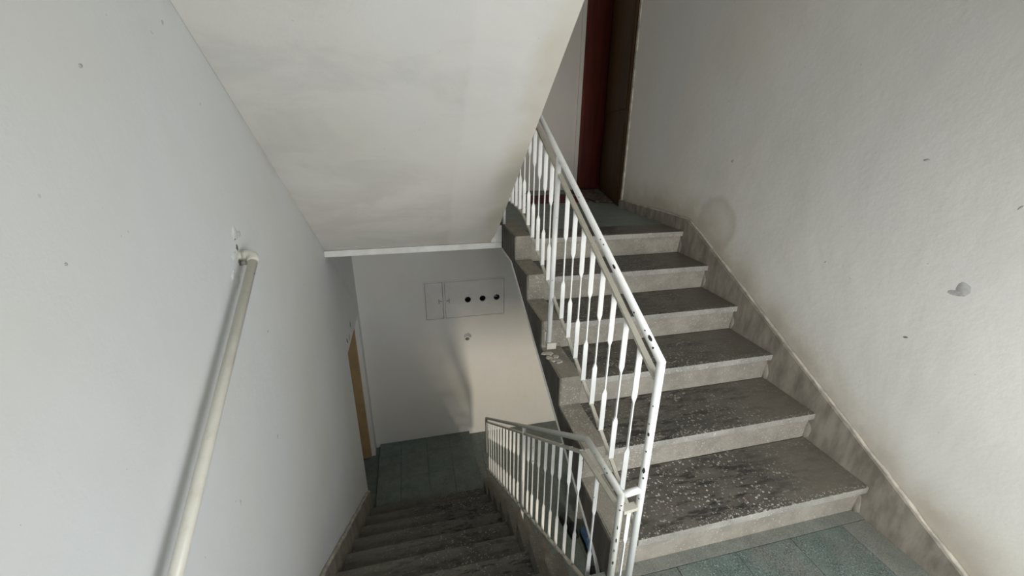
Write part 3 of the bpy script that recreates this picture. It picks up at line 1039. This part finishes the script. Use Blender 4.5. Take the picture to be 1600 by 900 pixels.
# brown door standing ajar in the opening of the right wall
d = empty('door_2', (0.04, 2.64, ZU), 'x', 'door')
del d['label'], d['category']
d['kind'] = S
a0, a1 = Vector((0.012, 2.635, 0)), Vector((0.372, 3.885, 0))
dv = (a1 - a0).normalized()
nv = Vector((dv.y, -dv.x, 0))
def slab(a, b, off0, off1, z0, z1):
    bm = bmesh.new()
    c = [a + nv * off0, b + nv * off0, b + nv * off1, a + nv * off1]
    lo = [bm.verts.new((p.x, p.y, z0)) for p in c]
    hi = [bm.verts.new((p.x, p.y, z1)) for p in c]
    bm.faces.new(lo); bm.faces.new(hi[::-1])
    for i in range(4):
        bm.faces.new((lo[i], hi[i], hi[(i + 1) % 4], lo[(i + 1) % 4]))
    return bm
mesh('door_leaf', slab(a0 + dv * 0.02, a1, 0.0, 0.04, ZU + 0.006, 3.30), M_BROWN, d)
for s0, s1, zz0, zz1 in ((0.10, 1.18, ZU + 0.18, 1.75), (0.10, 1.18, 1.87, 3.1)):
    mesh('door_panel', slab(a0 + dv * s0, a0 + dv * s1, -0.008, 0.001, zz0, zz1), M_BROWN, d)
B('door_frame', M_BROWN, d, (WT - 0.004, WT + 0.10, 2.62, 2.637, ZU, 3.32))
B('corner_trim', M_SKTOP, d, (WT - 0.012, WT + 0.0, 2.60, 2.626, ZU + 0.07, 3.4), bev=0.002)
# tan door of the lower landing
d = empty('door_3', (XL, 3.05, ZF), 'x', 'door')
del d['label'], d['category']
d['kind'] = S
B('door_leaf', M_TAN, d, (XL - 0.92, XL - 0.045, 3.020, 3.056, ZF + 0.012, DZ - 0.012), bev=0.003)
B('door_frame', M_WALL_F, d, (XL - 0.20, XL - 0.006, 3.0565, 3.0605, ZF, DZ))
# room beyond the tan door
B('wall_room', M_WALL_F, None, (XL - 1.3, XL - 1.2, 1.6, 3.3, ZF, 0.3), (XL - 1.3, XL - 0.22, 3.2, 3.3, ZF, 0.3), (XL - 1.3, XL - 0.22, 1.6, 1.7, ZF, 0.3),
  (XL - 1.3, XL - 0.22, 1.6, 3.3, 0.3, 0.4), kind=S)
for q, (y, z, rx, ry, rot) in enumerate([(2.58, 0.03, 0.03, 0.012, 1.2), (2.44, -0.03, 0.03, 0.010, 0.9), (2.33, -0.01, 0.014, 0.03, 0.6)]):
    scar(wall_left, (XL, y, z), (1, 0, 0), rx, ry, rot, M_HOLE, q + 90, 0.002)

# ------------------------------------------------------------------ small things
def rug(name, corners, mat, label, cat, z, seed, amp=0.008):
    rg = random.Random(seed)
    n = 14
    P = [Vector(c) for c in corners]
    bm = bmesh.new()
    ph = [rg.uniform(0, 6) for _ in range(4)]
    def H(u, v):
        return amp * (1 + math.sin(u * 9 + ph[0]) * math.sin(v * 7 + ph[1])) * 0.5 + 0.006
    top, bot = [], []
    for i in range(n + 1):
        for j in range(n + 1):
            u, v = i / n, j / n
            w = 0.02 * math.sin(v * 11 + ph[2]) * (1 if i in (0, n) else 0)
            p = P[0].lerp(P[1], u).lerp(P[3].lerp(P[2], u), v)
            top.append(bm.verts.new((p.x + w, p.y, z + H(u, v))))
            bot.append(bm.verts.new((p.x + w, p.y, z + 0.0008)))
    I = lambda i, j: i * (n + 1) + j
    for i in range(n):
        for j in range(n):
            bm.faces.new((top[I(i, j)], top[I(i + 1, j)], top[I(i + 1, j + 1)], top[I(i, j + 1)]))
            bm.faces.new((bot[I(i, j)], bot[I(i, j + 1)], bot[I(i + 1, j + 1)], bot[I(i + 1, j)]))
    for i in range(n):
        for a, b in (((i, 0), (i + 1, 0)), ((i, n), (i + 1, n)), ((0, i), (0, i + 1)), ((n, i), (n, i + 1))):
            bm.faces.new((top[I(*a)], top[I(*b)], bot[I(*b)], bot[I(*a)]))
    o = mesh(name, bm, mat, None, smooth=True)
    return tag(o, label, cat)


rug('doormat', [(-0.78, 2.98, 0), (-0.16, 2.98, 0), (-0.16, 3.48, 0), (-0.78, 3.48, 0)], M_MATR, 'dark red doormat lying on the upper landing behind the balusters', 'mat', ZU - 0.002, 4)
rug('crumpled_mat', [(-0.12, 2.92, 0), (0.06, 2.86, 0), (0.24, 3.70, 0), (-0.08, 3.74, 0)], M_MATB, 'crumpled brown mat on the upper landing in front of the red door', 'mat', ZU - 0.002, 9, 0.035)


def shoe(name, loc, rot, L, mats, label, group=None):
    """lofted shoe: sole and upper with a collar opening"""
    root = empty(name, loc, label, 'shoe', group)
    def W(p):
        c, s = math.cos(rot), math.sin(rot)
        return (loc[0] + p[0] * c - p[1] * s, loc[1] + p[0] * s + p[1] * c, loc[2] + p[2])
    prof = [(0.0, 0.030, 0.055), (0.08, 0.036, 0.075), (0.25, 0.037, 0.085), (0.42, 0.036, 0.075), (0.60, 0.043, 0.052), (0.80, 0.045, 0.040), (0.94, 0.034, 0.030), (1.0, 0.015, 0.018)]
    bm = bmesh.new()
    rings = []
    for t, w, h in prof:
        ring = []
        for k in range(12):
            a = 2 * math.pi * k / 12
            zz = 0.016 + (h * 0.5) + h * 0.5 * math.sin(a)
            ring.append(bm.verts.new(W((w * math.cos(a) * (1 - 0.35 * max(0, math.sin(a))), (t - 0.5) * L, zz))))
        rings.append(ring)
    for i in range(len(rings) - 1):
        for k in range(12):
            bm.faces.new((rings[i][k], rings[i][(k + 1) % 12], rings[i + 1][(k + 1) % 12], rings[i + 1][k]))
    bm.faces.new(rings[0][::-1]); bm.faces.new(rings[-1])
    mesh('upper', bm, mats[0], root, smooth=True)
    bm = bmesh.new()
    out = [(w * 1.12, (t - 0.5) * L) for t, w, h in prof]
    poly = [(x, y) for x, y in out] + [(-x, y) for x, y in out[::-1]]
    lo = [bm.verts.new(W((x, y, 0.0))) for x, y in poly]
    hi = [bm.verts.new(W((x, y, 0.022))) for x, y in poly]
    bm.faces.new(lo[::-1]); bm.faces.new(hi)
    for i in range(len(poly)):
        bm.faces.new((lo[i], lo[(i + 1) % len(poly)], hi[(i + 1) % len(poly)], hi[i]))
    mesh('sole', bm, mats[1], root)
    bm = bmesh.new()
    ring = []
    for k in range(13):
        a = 2 * math.pi * k / 12
        ring.append(W((0.024 * math.cos(a), (-0.24 + 0.17 * math.sin(a)) * L, 0.098)))
    tube(bm, ring, 0.007, 6, False)
    mesh('collar', bm, mats[0], root)
    return root


shoe('shoe', (-0.70, 1.66, ZF), 0.15, 0.27, (M_BLK, M_BLK), 'black shoe on the lower floor farther back, left of the blue shoe')
shoe('shoe', (-0.585, 1.47, ZF), -0.1, 0.28, (M_BLUE, M_BLK), 'blue shoe with a black sole on the teal lower floor seen through the balusters')
shoe('shoe', (-0.60, 1.10, ZF), 0.4, 0.28, (M_BLK, M_BLK), 'black shoe on the lower floor nearest the railing posts')
# pale cloth hanging against the wall side of the shoes
bm = bmesh.new()
rows = []
for i in range(9):
    t = i / 8
    rows.append([bm.verts.new((-0.60 + 0.012 * math.sin(i * 1.3 + j) + j * 0.022, 1.72 + 0.012 * math.cos(i * 2.1 + j * 1.7), ZF + 0.004 + 0.20 * t * (1 - 0.04 * j))) for j in range(6)])
for i in range(8):
    for j in range(5):
        bm.faces.new((rows[i][j], rows[i][j + 1], rows[i + 1][j + 1], rows[i + 1][j]))
ret = bmesh.ops.solidify(bm, geom=bm.faces[:], thickness=0.02)
tag(mesh('cloth_bag', bm, M_CLOTH, None, smooth=True), 'light grey cloth bag standing on the lower floor behind the shoes', 'bag')
